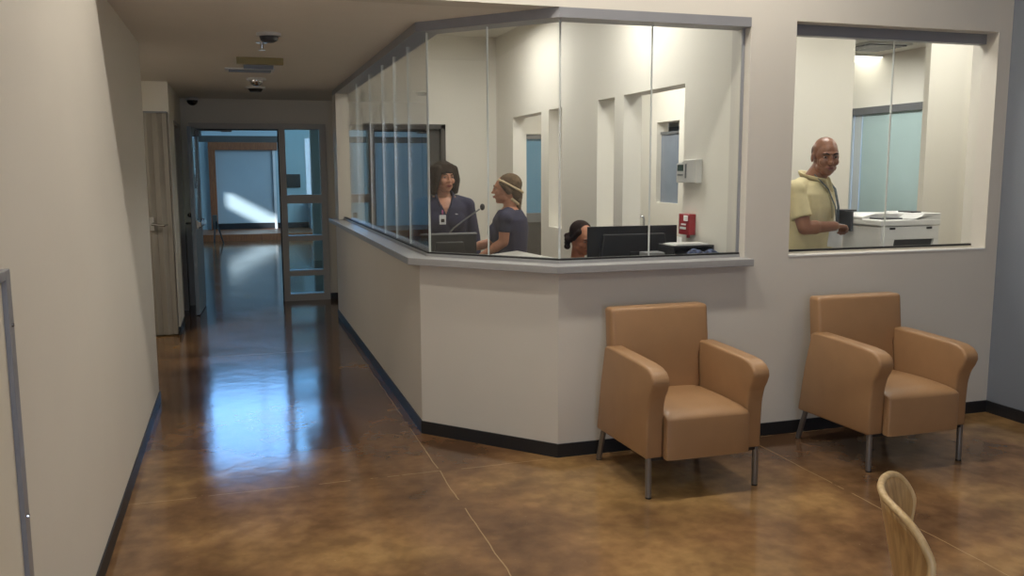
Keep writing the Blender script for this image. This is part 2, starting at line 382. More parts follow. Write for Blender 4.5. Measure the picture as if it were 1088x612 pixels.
# corridor inner window
w4 = empty('window_4', kind='structure', label='narrow inner window beyond the office opening')
MB().box((4.76, 8.8, 1.22), (4.775, 9.34, 2.02)).build('glass_panel', mat('grey_window_film', (132, 140, 152), .25), w4)
MB().box((4.745, 8.8, 2.0), (4.79, 9.34, 2.03)).build('frame', 'mgrey', w4)
# teal glazed partition across the open office
w6 = empty('window_3', kind='structure', label='teal glazed partition across the open office')
MB().box((7.95, 7.3, 2.31), (8.05, 15.8, 2.40)).build('header', 'mgrey', w6)
ys = [7.3, 8.6, 9.9, 10.06, 11.4, 12.8, 14.2, 15.8]
for i, (a, b) in enumerate(zip(ys, ys[1:])):
    MB().box((8.0, a+.008, .06), (8.02, b-.008, 2.31)).build('glass_panel', 'frost' if i not in (2, 3) else 'frost_w', w6)
MB().box((7.97, 7.3, 0), (8.05, 15.8, .06)).build('track', 'mgrey', w6)
# sills of the two middle slots and the counter opening (white jamb liners)
struct('trim_1', MB().box((xO-.02, 5.20, 1.045), (xO+T+.34, 6.17, 1.075)), 'sill', label='grey ledge in the wide office opening')

# ------------------------------------------------------------------ reception glazing
w1 = empty('window_1', kind='structure', label='frameless reception glazing, three sides')
g0, g1 = .065, .077
GL = offset(LINE, (g0+g1)/2)
def pane(a, b, z0, z1, parent, m='glass'):
    a, b = V(a), V(b); e = (b-a).normalized(); n = V((-e.y, e.x))*.005
    MB().prism([tuple(a-n), tuple(b-n), tuple(b+n), tuple(a+n)], z0, z1).build('glass_pane', m, parent)
    # polished edge seen as a pale line at each butt joint
def joint(p, e, z0, z1, parent, wd=.004):
    p = V(p); e = V(e).normalized(); n = V((-e.y, e.x))*.006; e = e*wd/2
    MB().prism([tuple(p-n-e), tuple(p+e-n), tuple(p+e+n), tuple(p-e+n)], z0, z1).build('joint_seal', 'edge', parent)
zg0, zg1 = 1.10, 2.41
hy = [9.45, 8.3, 7.48, 6.82, 6.3, 5.78, GL[1][1]]
for a, b in zip(hy, hy[1:]):
    pane((GL[0][0], a-.003), (GL[0][0], b+.003), zg0, zg1, w1)
    if b != hy[-1]: joint((GL[0][0], b), (0, 1), zg0, zg1, w1, .0015)
A, B = V(GL[1]), V(GL[2]); mid = A + (B-A)*.475; e = (B-A).normalized()
pane(A+e*.004, mid-e*.003, zg0, zg1, w1); pane(mid+e*.003, B-e*.004, zg0, zg1, w1); joint(mid, e, zg0, zg1, w1, .005)
joint(A, e, zg0, zg1, w1, .008); joint(B, e, zg0, zg1, w1, .008)
yg = GL[2][1]
pane((GL[2][0]+.004, yg), (2.235, yg), zg0, zg1, w1); pane((2.241, yg), (2.81, yg), zg0, zg1, w1); joint((2.238, yg), (1, 0), zg0, zg1, w1, .005)
MB().prism(band(0, .14), zH, zC).build('header', 'alu', w1)
MB().prism(band(.05, .092), zS+.042, zg0+.004).build('upstand', 'sill', w1)
MB().prism(band(.055, .087), zg0+.004, zg0+.014).build('gasket', 'gasket', w1)
MB().box((2.808, yg-.008, zg0), (2.82, yg+.008, zH)).build('jamb', 'alu', w1)
MB().box((xA-.0, 9.42, zS), (xA+.14, 9.60, zH)).build('jamb', 'post', w1)
MB().box((xA+.0, 9.66, zS), (xA+.14, 9.73, zH)).build('jamb', 'post', w1)
LS = [(xA, yE+.03), (xA, yC1), (xC2, yW), (xO+.02, yW)]
so_ = MB().prism(band(-.075, .10, LS), zS, zS+.042, bev=.004).build('counter_sill', 'sill', w1)

# second window
w2 = empty('window_2', kind='structure', label='copy room window in the front wall')
gy = yW+.125
pane((wx0, gy), (3.903, gy), wz0+.02, wz1-.06, w2); pane((3.909, gy), (wx1, gy), wz0+.02, wz1-.06, w2); joint((3.906, gy), (1, 0), wz0+.02, wz1-.06, w2)
MB().box((wx0, gy-.03, wz1-.062), (wx1, gy+.03, wz1)).build('header', 'alu', w2)
MB().box((wx0, gy-.015, wz0), (wx1, gy+.015, wz0+.010)).build('upstand', 'post', w2)
MB().box((wx0, gy-.012, wz0+.010), (wx1, gy+.012, wz0+.022)).build('gasket', 'gasket', w2)
MB().box((wx0, yW-.004, wz0-.006), (wx1, yW+.02, wz0+.002)).build('sill_edge', 'white', w2)

# ------------------------------------------------------------------ hall door with side light
d1 = empty('door_1', kind='structure', label='steel-framed hall door, leaf open, with glazed side light')
fr = MB(); fy0, fy1 = yD-.03, yD+.12
fr.box((fx0, fy0, 0), (fx0+.07, fy1, 2.10)).box((fx1-.075, fy0, 0), (fx1, fy1, 2.10)).box((fx0, fy0, 2.10), (fx1, fy1, fz)).box((.525, fy0, 0), (.60, fy1, 2.1))
for a, b in ((0, .085), (.31, .38), (.745, .81), (1.205, 1.31)): fr.box((.60, fy0, a), (fx1-.075, fy1, b))
fr.build('frame', 'frame', d1)
for a, b in ((.085, .31), (.38, .745), (.81, 1.205), (1.31, 2.1)):
    MB().box((.60, yD+.04, a), (fx1-.075, yD+.05, b)).build('glass_pane', 'glass_t', d1)
MB().box((-.42, yD+.03, 2.085), (.525, yD+.07, 2.1)).box((.512, yD+.0, 0), (.525, yD+.04, 2.1)).build('door_stop', 'gasket', d1)
# leaf: local frame, hinge at origin, opening along -y
lf = empty('door_leaf', (-.41, yD-.035, 0), math.radians(-3.2)); lf.parent = d1
def leafpart(name, mb, m): return mb.build(name, m, lf)
l_ = MB(); W = .80
l_.box((-.02, -W, .01), (.02, 0, .95)).box((-.02, -W, 2.0), (.02, 0, 2.085)).box((-.02, -W, .95), (.02, -W+.14, 2.0)).box((-.02, -.14, .95), (.02, 0, 2.0))
leafpart('stile_panel', l_, 'door'); leafpart('glass_pane', MB().box((-.004, -W+.14, .95), (.004, -.14, 2.0)), 'glass_t')
leafpart('push_bar', MB().box((.03, -W+.06, .98), (.075, -.10, 1.04), .008).box((.02, -W+.04, .965), (.05, -W+.16, 1.06), .006).box((.02, -.16, .97), (.06, -.08, 1.05), .006), 'chrome')
leafpart('lever_handle', MB().box((-.03, -W+.03, .93), (-.02, -W+.10, 1.10), .004).tube([(-.025, -W+.065, 1.03), (-.08, -W+.065, 1.03), (-.085, -W+.19, 1.02)], .011, 10).ell((-.04, -W+.05, 1.12), (.025, .025, .025)), 'chrome')
leafpart('closer', MB().box((.02, -.42, 2.0), (.07, -.14, 2.06), .006), 'mgrey')
leafpart('closer_arm', MB().tube([(.05, -.34, 2.065), (.22, -.20, 2.07), (.34, .0, 2.075)], .009, 8).box((.28, -.01, 2.06), (.40, .03, 2.085)), 'mgrey')

# dark doors
d3 = empty('door_2', kind='structure', label='dark grey door at the back of the reception office')
MB().box((1.38, 9.60, .01), (2.18, 9.64, 2.05)).build('door_leaf', 'ddoor', d3)
MB().box((1.33, 9.53, 0), (1.38, 9.70, 2.10)).box((2.18, 9.53, 0), (2.23, 9.70, 2.1)).box((1.33, 9.53, 2.05), (2.23, 9.7, 2.1)).box((1.98, 9.575, .2), (2.01, 9.60, 2.0)).build('frame', 'ddoor', d3)
d4 = empty('door_3', kind='structure', label='dark door in the left hall wall')
MB().box((-.70, 9.80, .01), (-.66, 10.70, 2.08)).build('door_leaf', 'ddoor', d4)
MB().box((-.70, 9.75, 0), (-.57, 9.80, 2.12)).box((-.70, 10.70, 0), (-.57, 10.75, 2.12)).box((-.70, 9.75, 2.08), (-.57, 10.75, 2.12)).build('frame', 'frame', d4)

# accordion folding door stacked in the recess
d5 = empty('door_4', kind='structure', label='grey accordion folding door folded in the left recess')
pts = []; n = 30; xa, xb = -1.95, -.595
poly = []
for i in range(n+1):
    x = xa + (xb-xa)*i/n; poly.append((x, 9.095 if i % 2 else 9.06))
poly2 = [(x, y+.035) for x, y in poly][::-1]
MB().prism(poly+poly2, .015, 2.15).build('folding_panel', 'accord', d5)
MB().box((-2.0, 9.05, 2.15), (-.59, 9.12, 2.165)).build('track', 'mgrey', d5)
MB().box((-.80, 9.045, 1.03), (-.755, 9.062, 1.17), .004).tube([(-.775, 9.05, 1.10), (-.775, 9.0, 1.10), (-.66, 8.99, 1.085)], .011, 10).tube([(-.66, 8.99, 1.085), (-.64, 9.05, 1.09)], .009, 8).build('lever_handle', 'chrome', d5)

# ------------------------------------------------------------------ atrium beyond the door
yF = 23.2
at = MB()
at.box((-6, yF, 0), (5, yF+.2, 3.9)).box((-6, yF, 6.3), (5, yF+.2, 6.6)).box((-6, yF, 3.9), (-1.6, yF+.2, 6.3)).box((2.6, yF, 3.9), (5, yF+.2, 6.3))
struct('wall_atrium_end', at, 'atrium')
struct('window_7', MB().box((-1.6, yF+.06, 3.9), (2.6, yF+.08, 6.3)), 'glass', label='high atrium window')
struct('trim_2', MB().box((-1.6, yF-.02, 4.95), (2.6, yF+.1, 5.03)).box((.45, yF-.02, 3.9), (.55, yF+.1, 6.3)), 'frame', label='mullions of the high atrium window')
xs = -3.5
aw = MB().box((xs-.05, yD+.15, 0), (xs, yF, 2.58)).box((xs-.05, yD+.15, 3.0), (xs, yF, 6.6)).box((xs-.05, yD+.15, 2.58), (xs, 18.95, 3.0)).box((xs-.05, 20.2, 2.58), (xs, yF, 3.0))
struct('wall_atrium_left', aw, 'atrium')
struct('wall_atrium_right', MB().box((4.6, yD+.15, 0), (4.8, yF, 6.6)), 'atrium')
struct('ceiling_atrium', MB().box((-6, yD+.01, 6.6), (5, yF+.2, 6.7)), 'ceil_w')
struct('floor_platform', MB().prism([(-3.5, 21.5), (-1, 21.25), (.4, 21.2), (1.6, 21.3), (4.6, 21.8), (4.6, yF), (-3.5, yF)], 0, .15), 'wood_trim', label='low wooden platform step')
struct('trim_3', MB().box((-3.5, 21.22, 2.26), (1.05, 21.4, 2.40)), 'ddoor', label='dark soffit beam above the wooden portal')
po = empty('trim_4', kind='structure', label='wooden portal around the pale board')
MB().box((-.60, yF-.18, .15), (-.44, yF, 2.12)).box((-.60, yF-.18, 2.12), (1.05, yF, 2.34)).build('wood_surround', 'wood_trim', po)
MB().box((-.44, yF-.05, .30), (.93, yF, 2.12)).build('board', 'board', po)
MB().box((-.44, yF-.06, .15), (2.0, yF, .29)).build('kick_base', 'base', po)
MB().box((.93, yF-.14, .15), (.99, yF, 2.12)).box((.93, yF-.16, .9), (.99, yF-.05, .96)).box((.93, yF-.16, 1.5), (.99, yF-.05, 1.56)).build('white_post', 'white', po)

# ------------------------------------------------------------------ ceiling devices in the hall
def dev(name, x, y, label, cat, build, z=zC):
    r = empty(name, (x, y, z)); tag(r, label, cat); build(r); return r
def smoke(r):
    MB().tube([(0, 0, 0), (0, 0, -.018), (0, 0, -.02)], [.075, .075, .07], 24).build('base', 'offwhite', r, True)
    MB().tube([(0, 0, -.02), (0, 0, -.045), (0, 0, -.055)], [.058, .05, .03], 24).build('sensor', 'dgrey', r, True)
dev('smoke_detector', .24, 5.80, 'round smoke detector with dark sensor, nearest of the hall ceiling devices', 'smoke detector', smoke)
def sprink(r):
    MB().tube([(0, 0, 0), (0, 0, -.006)], [.04, .038], 20).build('escutcheon', 'chrome', r, True)
    MB().tube([(0, 0, -.006), (0, 0, -.04)], [.012, .009], 10).tube([(0, 0, -.05), (0, 0, -.053)], [.022, .022], 14).build('head', 'chrome', r, True)
dev('sprinkler', .21, 6.2, 'small chrome sprinkler head between smoke detector and yellowish ceiling box', 'sprinkler', sprink)
def sign(r):
    MB().box((-.17, -.03, -.05), (.17, .03, 0), .004).build('housing', 'exit_', r)
    MB().box((-.12, .03, -.075), (.10, .10, 0), .004).build('bracket', 'mgrey', r)
dev('ceiling_fixture', .22, 7.05, 'flat yellowish box fixture across the hall ceiling', 'ceiling fixture', sign)
def vent(r):
    MB().box((-.2, -.10, -.012), (.2, .10, 0), .003).build('frame', 'offwhite', r)
    for k in range(4): MB().box((-.17, -.075+k*.042, -.02), (.17, -.055+k*.042, -.012)).build('slat', 'mgrey', r)
dev('ceiling_vent', .16, 7.85, 'slatted white ceiling vent in the hall between box fixture and chrome dome', 'vent', vent)
def domes(r):
    MB().tube([(0, 0, 0), (0, 0, -.02)], [.09, .085], 24).build('base', 'offwhite', r, True)
    MB().ell((0, 0, -.02), (.06, .06, .05)).build('dome', 'chrome', r, True)
dev('ceiling_dome', .23, 8.6, 'shiny chrome dome device on the hall ceiling', 'ceiling device', domes)
def smoke2(r):
    MB().tube([(0, 0, 0), (0, 0, -.02)], [.10, .095], 24).build('base', 'offwhite', r, True)
    MB().tube([(0, 0, -.02), (0, 0, -.05)], [.075, .055], 24).build('sensor', 'black', r, True)
dev('smoke_detector', .24, 9.45, 'round smoke detector with black face, farthest of the hall ceiling devices', 'smoke detector', smoke2)
def cam_(r):
    MB().tube([(0, 0, .035), (0, 0, .01), (0, 0, 0)], [.055, .08, .08], 24).build('base', 'offwhite', r, True)
    MB().ell((0, 0, 0), (.062, .062, .06)).build('dome', 'black_g', r, True)
dev('security_camera', -.43, 10.95, 'black dome security camera with pale base above the hall door', 'camera', cam_, z=zC-.035)

# lit panel and vent in the copy room ceiling
r = empty('ceiling_light', (7.8, 9.85, zO+.05)); tag(r, 'lit square ceiling light seen above the teal partition', 'ceiling light')
MB().box((-.30, -.30, -.03), (.30, .30, 0)).build('frame', 'white', r); MB().box((-.27, -.27, -.036), (.27, .27, -.03)).build('diffuser', 'lampw', r)
r = empty('ceiling_vent', (7.3, 8.9, zO+.05)); tag(r, 'grey ceiling vent beside the lit ceiling light', 'vent')
MB().box((-.3, -.3, -.02), (.3, .3, 0)).build('frame', 'offwhite', r)
for k in range(6): MB().box((-.26, -.25+k*.09, -.035), (.26, -.19+k*.09, -.02)).build('slat', 'mgrey', r)

# wall protection panel at the lower left
r = empty('wall_panel', (xL, 2.46, 0)); tag(r, 'tall beige panel with screwed metal edge on the left wall', 'panel')
MB().box((0, -1.3, .09), (.010, -.045, 1.335)).build('panel_face', 'wall_hall', r)
MB().box((0, -.045, .085), (.022, 0, 1.36), .002).box((0, -1.3, 1.335), (.022, -.045, 1.36), .002).build('edge_trim', 'alu', r)
for z in (.30, .72, 1.22): MB().tube([(.020, -.022, z), (.026, -.022, z)], [.006, .005], 10).build('screw', 'chrome', r)

# ------------------------------------------------------------------ armchairs
def arm_bm(s):
    # side profile in (y,z): front is -y, with a bullnose at the top front; s=-1 left, +1 right
    P = [(.03, .20), (.645, .185), (.60, .45), (.545, .665), (.50, .672), (.30, .668), (.10, .662), (.035, .655), (-.005, .64), (-.03, .615), (-.035, .585), (-.02, .55), (.005, .51), (.022, .45), (.028, .35)]
    x0, x1 = (0, .092) if s < 0 else (.55, .642)
    b = MB(); b.prism(P, x0, x1, 'x', bev=.014); return b
def armchair():
    r = empty('armchair', (0, 0, 0))
    for s in (-1, 1): arm_bm(s).build('armrest', 'vinyl', r, 'all')
    t = bmesh.new(); n = 24; g = [[None]*(n+1) for _ in range(n+1)]
    for i in range(n+1):
        for j in range(n+1):
            u = (1-math.cos(PI*i/n))/2; v = (1-math.cos(PI*j/n))/2
            cx = max(0, 1-abs(2*u-1)**5)**.5; cy = max(0, 1-max(0, 1-v/.16)**2)**.5
            g[i][j] = t.verts.new((.0935+.455*u, -.006-.012*cx*(1-v)+.56*v, .395+.036*cy*(.45+.55*cx)+.014*cx*math.sin(PI*min(1, v*1.1))))
    for i in range(n):
        for j in range(n): t.faces.new((g[i][j], g[i+1][j], g[i+1][j+1], g[i][j+1]))
    ret = bmesh.ops.extrude_face_region(t, geom=t.faces[:])
    for v in [q for q in ret['geom'] if isinstance(q, bmesh.types.BMVert)]: v.co.z = .20
    bmesh.ops.recalc_face_normals(t, faces=t.faces[:]); st = MB(); st.add(t)
    st.build('seat', 'vinyl', r, 'all').data.set_sharp_from_angle(angle=math.radians(60))
    # back: one slab, narrow between the arms below, full width above, reclined
    T = [(.094, .22), (.548, .22), (.548, .60), (.610, .60), (.610, .868), (.032, .868), (.032, .60), (.094, .60)]
    t2 = MB().prism(T, 0, .11, 'y', bev=.02); 
    for v in t2.bm.verts: v.co.y += .455+.075*((v.co.z-.22)/.64) - max(0, v.co.y-.05)*.25*((v.co.z-.22)/.64)
    t2.build('backrest', 'vinyl', r, 'all').data.set_sharp_from_angle(angle=math.radians(50))
    for (x, y0, y1) in ((.022, .045, .04), (.620, .045, .04), (.022, .585, .655), (.620, .585, .655)):
        lg = MB().tube([(x, y0, .205), (x, y1, .008)], .0155, 12).build('leg', 'leg', r, True)
        MB().tube([(x, y1, 0), (x, y1, .012)], .015, 12).build('glide', 'black', lg, True)
    MB().box((.03, .03, .192), (.61, .60, .206)).build('seat_frame', 'black', r)
    return r
ch = armchair(); ch.location = (1.846, 3.695, 0)
tag(ch, 'tan vinyl armchair under the reception counter, nearest the counter corner', 'armchair', 'waiting room armchairs')
c2 = copy_tree(ch, (3.13, 3.68, 0)); c2['label'] = 'tan vinyl armchair under the copy room window, nearest the right wall'

# ------------------------------------------------------------------ plywood shell chair at the lower right
def shell_chair():
    bx, by, th, k, W, zt, D, e_, rec = 1.589, 1.719, -.637, 3.057, .478, .799, .134, 4.973, .198
    r = empty('plywood_chair', (bx, by, 0)); tag(r, 'pale plywood chair with a curved back, at the lower right', 'chair')
    nr = V((math.cos(th), math.sin(th), 0)); t_ = V((math.sin(th), -math.cos(th), 0))
    def P(s, z, off=0):
        kk = k*min(1, max(.25, (z-.40)/.3))
        p = t_*(math.sin(kk*s)/kk) + nr*((1-math.cos(kk*s))/kk-(z-.45)*math.tan(rec))
        nn = (nr*math.cos(kk*s) - t_*math.sin(kk*s))
        return V((p.x, p.y, z)) + nn*off
    def shell(rows, cols, zf, th_, name, m, parent):
        b = bmesh.new(); F = []; B_ = []
        for i in range(cols+1):
            a = -1+2*i/cols; s = math.sin(a*PI/2)*W/2; q = abs(2*s/W)
            z1 = zt-D*(1-math.sqrt(max(0, 1-q**e_)))
            colF = []; colB = []
            for j in range(rows+1):
                z = zf(j/rows, z1); s2 = s*(1-.12*(1-min(1, (z-.42)/.3)))
                colF.append(b.verts.new(P(s2, z, th_/2))); colB.append(b.verts.new(P(s2, z, -th_/2)))
            F.append(colF); B_.append(colB)
        for i in range(cols):
            for j in range(rows):
                b.faces.new((F[i][j], F[i+1][j], F[i+1][j+1], F[i][j+1])); b.faces.new((B_[i][j], B_[i][j+1], B_[i+1][j+1], B_[i+1][j]))
            for j in (0, rows): b.faces.new((F[i][j], F[i+1][j], B_[i+1][j], B_[i][j]))
        for i in (0, cols):
            for j in range(rows): b.faces.new((F[i][j], F[i][j+1], B_[i][j+1], B_[i][j]))
        bmesh.ops.recalc_face_normals(b, faces=b.faces[:])
        mb = MB(); mb.add(b); return mb.build(name, m, parent, 'all' if name == 'backrest' else True)
    shell(14, 40, lambda u, z1: .44+(z1-.012-.44)*u, .013, 'backrest', 'ply', r)
    eb = MB(); pts = []
    for i in range(61):
        a = -1+2*i/60; s = math.sin(a*PI/2)*W/2; q = abs(2*s/W); z1 = zt-D*(1-math.sqrt(max(0, 1-q**e_)))
        pts.append(P(s*(1-.12*(1-min(1, (z1-.42)/.3))), z1-.006))
    a0, a1 = pts[0], pts[-1]
    lo = [P(-W/2*(1-.12*(1-min(1, (z-.42)/.3))), z) for z in (.45, .50, .55, .60, .64)]
    hi = [P(W/2*(1-.12*(1-min(1, (z-.42)/.3))), z) for z in (.64, .60, .55, .50, .45)]
    eb.tube(lo+pts+hi, .0095, 10).build('edge_banding', 'ply_edge', r, 'all')
    # seat
    sb = MB(); c = nr*.25; rot = Matrix.Rotation(th, 3, 'Z')
    out = []
    for i in range(28):
        a = i*2*PI/28; x = math.copysign(abs(math.cos(a))**.55, math.cos(a))*.22; y = math.copysign(abs(math.sin(a))**.55, math.sin(a))*.215
        q = rot @ V((x, y, 0)); out.append((q.x+c.x, q.y+c.y))
    sb.prism(out, .435, .45, bev=.005).build('seat', 'ply', r, True)
    for sx in (-.17, .17):
        for sy in (-.17, .17):
            q = rot @ V((sx, sy, 0)); q2 = rot @ V((sx*1.2, sy*1.15, 0))
            MB().tube([(q.x+c.x, q.y+c.y, .435), (q2.x+c.x, q2.y+c.y, 0)], [.012, .009], 10).build('leg', 'chrome', r, True)
    return r
shell_chair()

# ------------------------------------------------------------------ office furniture and devices
r = empty('raised_counter_top', (0, 0, 0)); tag(r, 'white raised counter top just inside the reception glass', 'counter')
din = offset(LINE, .145)
MB().prism([(1.19, 5.35), (1.19, din[1][1]), din[2], (2.815, din[2][1]), (2.815, 4.98), (1.90, 5.02), (1.82, 5.68), (1.50, 5.42)], 1.035, 1.055, bev=.003).build('top', 'laminate', r)
MB().box((1.86, 4.96, .74), (2.81, 4.98, 1.035)).box((1.80, 5.05, 0), (1.82, 5.6, 1.035)).build('support_panel', 'laminate', r)
r = empty('reception_desk', (0, 0, 0)); tag(r, 'grey reception desk behind the counter under the wide monitor', 'desk')
MB().prism([(1.86, 4.99), (2.81, 4.99), (2.81, 5.45), (1.86, 5.45)], .715, .74, bev=.003).build('desktop', 'desk', r)
for x in (1.88, 2.79): MB().box((x-.015, 5.0, 0), (x+.015, 5.42, .715)).build('leg_panel', 'desk', r)
r = empty('side_desk', (0, 0, 0)); tag(r, 'grey side desk along the hall glass under the dark monitor', 'desk')
MB().box((1.19, 5.65, .715), (1.72, 6.35, .74), .003).build('desktop', 'desk', r)
for y in (5.68, 6.32): MB().box((1.2, y-.015, 0), (1.70, y+.015, .715)).build('leg_panel', 'desk', r)

def monitor(x, y, rz, w_, h_, z1, label, silver=False):
    r = empty('computer_monitor', (x, y, .74), rz); tag(r, label, 'monitor'); zt = z1-.74; zb = zt-h_
    # screen faces +y (away from the camera)
    MB().box((-w_/2, 0, zb), (w_/2, .022, zt), .004).prism([(-w_/2+.06, zb+.03), (w_/2-.06, zb+.03), (w_/2-.1, zt-.05), (-w_/2+.1, zt-.05)], -.03, .002, 'y', bev=.008).build('housing', 'black', r)
    MB().box((-w_/2+.012, .022, zb+.015), (w_/2-.012, .0235, zt-.012)).build('screen', 'black_g', r)
    if silver: MB().box((-w_/2-.002, -.004, zt-.004), (w_/2+.002, .026, zt+.008), .002).build('top_edge', 'mgrey', r)
    MB().box((-.035, -.04, .01), (.035, -.02, zb+h_*.5), .004).build('stand', 'black', r)
    MB().box((-.12, -.12, 0), (.12, .08, .012), .004).build('foot', 'black', r)
    return r
monitor(2.478, 5.24, math.radians(-2), .63, .33, 1.235, 'wide black monitor hiding the seated person, seen from behind')
monitor(1.385, 5.85, 0, .39, .28, 1.165, 'black monitor with a silver top edge in front of the woman with the badge', True)

r = empty('desk_microphone', (1.44, 5.80, 1.08)); r.location = (1.40, 6.06, .74)
tag(r, 'thin grey gooseneck arm rising right from behind the silver-edged monitor', 'desk arm')
MB().tube([(0, .06, 0), (0, .06, .02)], [.06, .055], 16).build('base', 'black', r, True)
MB().tube([(0, .06, .02), (0, .05, .36), (.07, .0, .455), (.17, -.02, .53), (.255, -.02, .585)], .006, 8).build('gooseneck', 'mgrey', r, True)
MB().ell((.275, -.02, .60), (.018, .014, .024)).build('tip', 'black', r, True)

r = empty('document_tray', (2.66, 4.86, 1.057)); tag(r, 'flat black tray of papers at the right end of the counter', 'tray')
MB().box((-.13, -.08, 0), (.15, .12, .03), .002).box((-.13, .11, .03), (.15, .12, .07)).box((-.13, -.08, .03), (-.12, .12, .07)).box((.14, -.08, .03), (.15, .12, .07)).box((-.13, -.08, .07), (.15, .12, .080), .002).build('tray', 'black', r)
for k in range(3): MB().box((-.11+.01*k, -.06, .080+.003*k), (.12, .10-.01*k, .083+.003*k)).build('paper', 'paper' if k == 1 else 'offwhite', r)
t = MB(); 
for k in range(9):
    t.ell((2.60+.022*k, 4.685+.01*math.sin(k*2.1), 1.088+.010*math.sin(k*1.3)), (.026, .035, .032-.0012*k), seg=12)
o = t.build('patterned_cloth', 'bluecloth', None, 'all'); smooth_remesh(o, .005, 2); tag(o, 'crumpled blue patterned cloth on the counter before the black tray', 'cloth')
o = MB().box((2.34, 4.75, 1.056), (2.46, 4.86, 1.105), .006).build('card_reader', 'mgrey'); tag(o, 'small grey box on the counter before the wide monitor', 'box')

# thermostat and fire alarm on the office wall
r = empty('thermostat', (xO, 5.09, 1.515)); tag(r, 'pale grey wall control with small display above the red alarm', 'thermostat')
MB().prism([(-.125, 0), (.125, 0), (.125, .125), (.06, .130), (.03, .145), (-.125, .15)][::1], -.05, 0, 'x', bev=.006).build('housing', 'offwhite', r)
MB().box((-.052, .03, .075), (-.049, .11, .115)).build('display', 'lcd', r)
for k in range(3): MB().box((-.053, .035+.026*k, .045), (-.049, .053+.026*k, .055)).build('button', 'mgrey', r)
MB().box((-.053, -.01, .03), (-.049, .005, .12)).build('cover_seam', 'mgrey', r)
r = empty('fire_alarm', (xO, 5.10, 1.18)); tag(r, 'red fire alarm with white strobe on the office wall', 'fire alarm')
MB().box((-.05, -.07, 0), (0, .07, .135), .006).build('housing', 'red', r)
MB().box((-.062, -.055, .09), (-.048, -.015, .125), .004).build('strobe', 'white', r)
MB().box((-.053, -.03, .035), (-.049, .045, .05)).box((-.053, -.03, .062), (-.049, .03, .072)).build('marking', 'white', r)
MB().tube([(-.025, -.02, 0), (-.025, -.02, -.02)], .012, 10).build('key_stub', 'red', r)
r = empty('faucet', (3.10, 6.36, 1.075)); tag(r, 'small chrome hooked faucet on the grey ledge in the wide office opening', 'faucet')
MB().tube([(0, 0, 0), (0, 0, .015)], .022, 14).build('base', 'chrome', r, True)
MB().tube([(0, 0, .01), (0, 0, .13), (-.01, -.01, .155), (-.035, -.01, .16), (-.05, -.01, .14)], .009, 10).build('spout', 'chrome', r, True)
struct('trim_5', MB().box((xO+T+.0, 6.17, 1.045), (xO+T+.34, 6.5, 1.075)).box((xO+T, 5.2, 0), (xO+T+.30, 6.5, 1.045)), 'sill', label='grey cabinet run behind the office wall')

# dark leaning stand by the portal
r = empty('folding_stand', (-.40, 20.6, 0)); tag(r, 'dark folded stand leaning by the wooden portal', 'stand')
MB().tube([(-.10, .1, 0), (-.06, .3, .55)], .018, 8).build('leg', 'black', r, True); MB().tube([(.10, .0, 0), (-.06, .3, .55)], .018, 8).build('leg', 'black', r, True)
MB().box((-.12, .25, .30), (-.02, .33, .62), .01).build('panel', 'ddoor', r)
# small wall device in the atrium seen through the side light
o = MB().box((1.19, yF-.05, 1.18), (1.60, yF, 1.52), .01).build('wall_screen', 'black'); tag(o, 'small dark square screen on the teal wall beyond the side light', 'screen')
r = empty('atrium_cabinet', (1.95, 22.5, .15)); tag(r, 'pale blue cabinet beyond the side light', 'cabinet')
MB().box((-.18, 0, 0), (.5, .6, .72), .01).build('body', 'door', r); MB().box((-.2, -.02, .72), (.52, .62, .75)).build('top', 'laminate', r)

# ------------------------------------------------------------------ printer
r = empty('printer_cabinet', (4.18, 4.93, 0)); tag(r, 'grey cabinet under the white printer', 'cabinet')
MB().box((0, 0, .03), (.52, .45, .86), .004).build('body', 'desk', r)
for x in (.01, .265): MB().box((x, -.015, .06), (x+.245, 0, .84), .003).build('door', 'offwhite', r)
r = empty('printer', (4.19, 4.945, .86)); tag(r, 'white multifunction printer with scanner lid beside the standing man', 'printer')
b = MB()
b.box((0, .02, 0), (.49, .40, .345), .012)
b.prism([(0, .0), (.07, .0), (.115, .255), (.0, .255)], .0, .03, 'y')     # front skin around the recess
b.prism([(.40, .0), (.49, .0), (.49, .255), (.45, .255)], .0, .03, 'y')
b.box((0, 0, .255), (.49, .03, .345), .004)
b.build('body', 'white', r)
MB().prism([(.072, .02), (.399, .02), (.445, .255), (.118, .255)], .012, .022, 'y').build('output_recess', 'black', r)
b = MB().box((-.01, -.006, .349), (.50, .41, .392), .010)
b.prism([(.24, .392), (.30, .392), (.36, .432), (.50, .432), (.50, .392)][::1], 0, .40, 'y', bev=.003)
b.prism([(-.01, .392), (.36, .392), (.36, .425), (.10, .428), (-.01, .405)], .18, .40, 'y', bev=.003)
b.build('scanner_lid', 'white', r)
MB().box((.04, .05, .391), (.22, .17, .402), .003).build('document_glass', 'dgrey', r)
MB().box((.36, .12, .430), (.44, .26, .440), .003).build('feeder_slot', 'dgrey', r)
for x in (.07, .38): MB().box((x, -.008, .325), (x+.045, .0, .34), .003).build('latch', 'black', r)
MB().box((-.03, .27, .30), (-.012, .44, .44), .004).box((-.07, .29, .44), (.03, .40, .452), .003).build('side_panel', 'dgrey', r)
MB().box((-.002, .001, .12), (-.0, .38, .123)).build('seam', 'mgrey', r)
o = MB().box((0, 0, 0), (.11, .003, .16), rot=Matrix.Rotation(.15, 3, 'Y')).build('paper_sheet', 'paper'); o.location = (3.715, 4.87, 1.085)
tag(o, 'white sheet of paper held in the standing man\'s hand', 'paper')
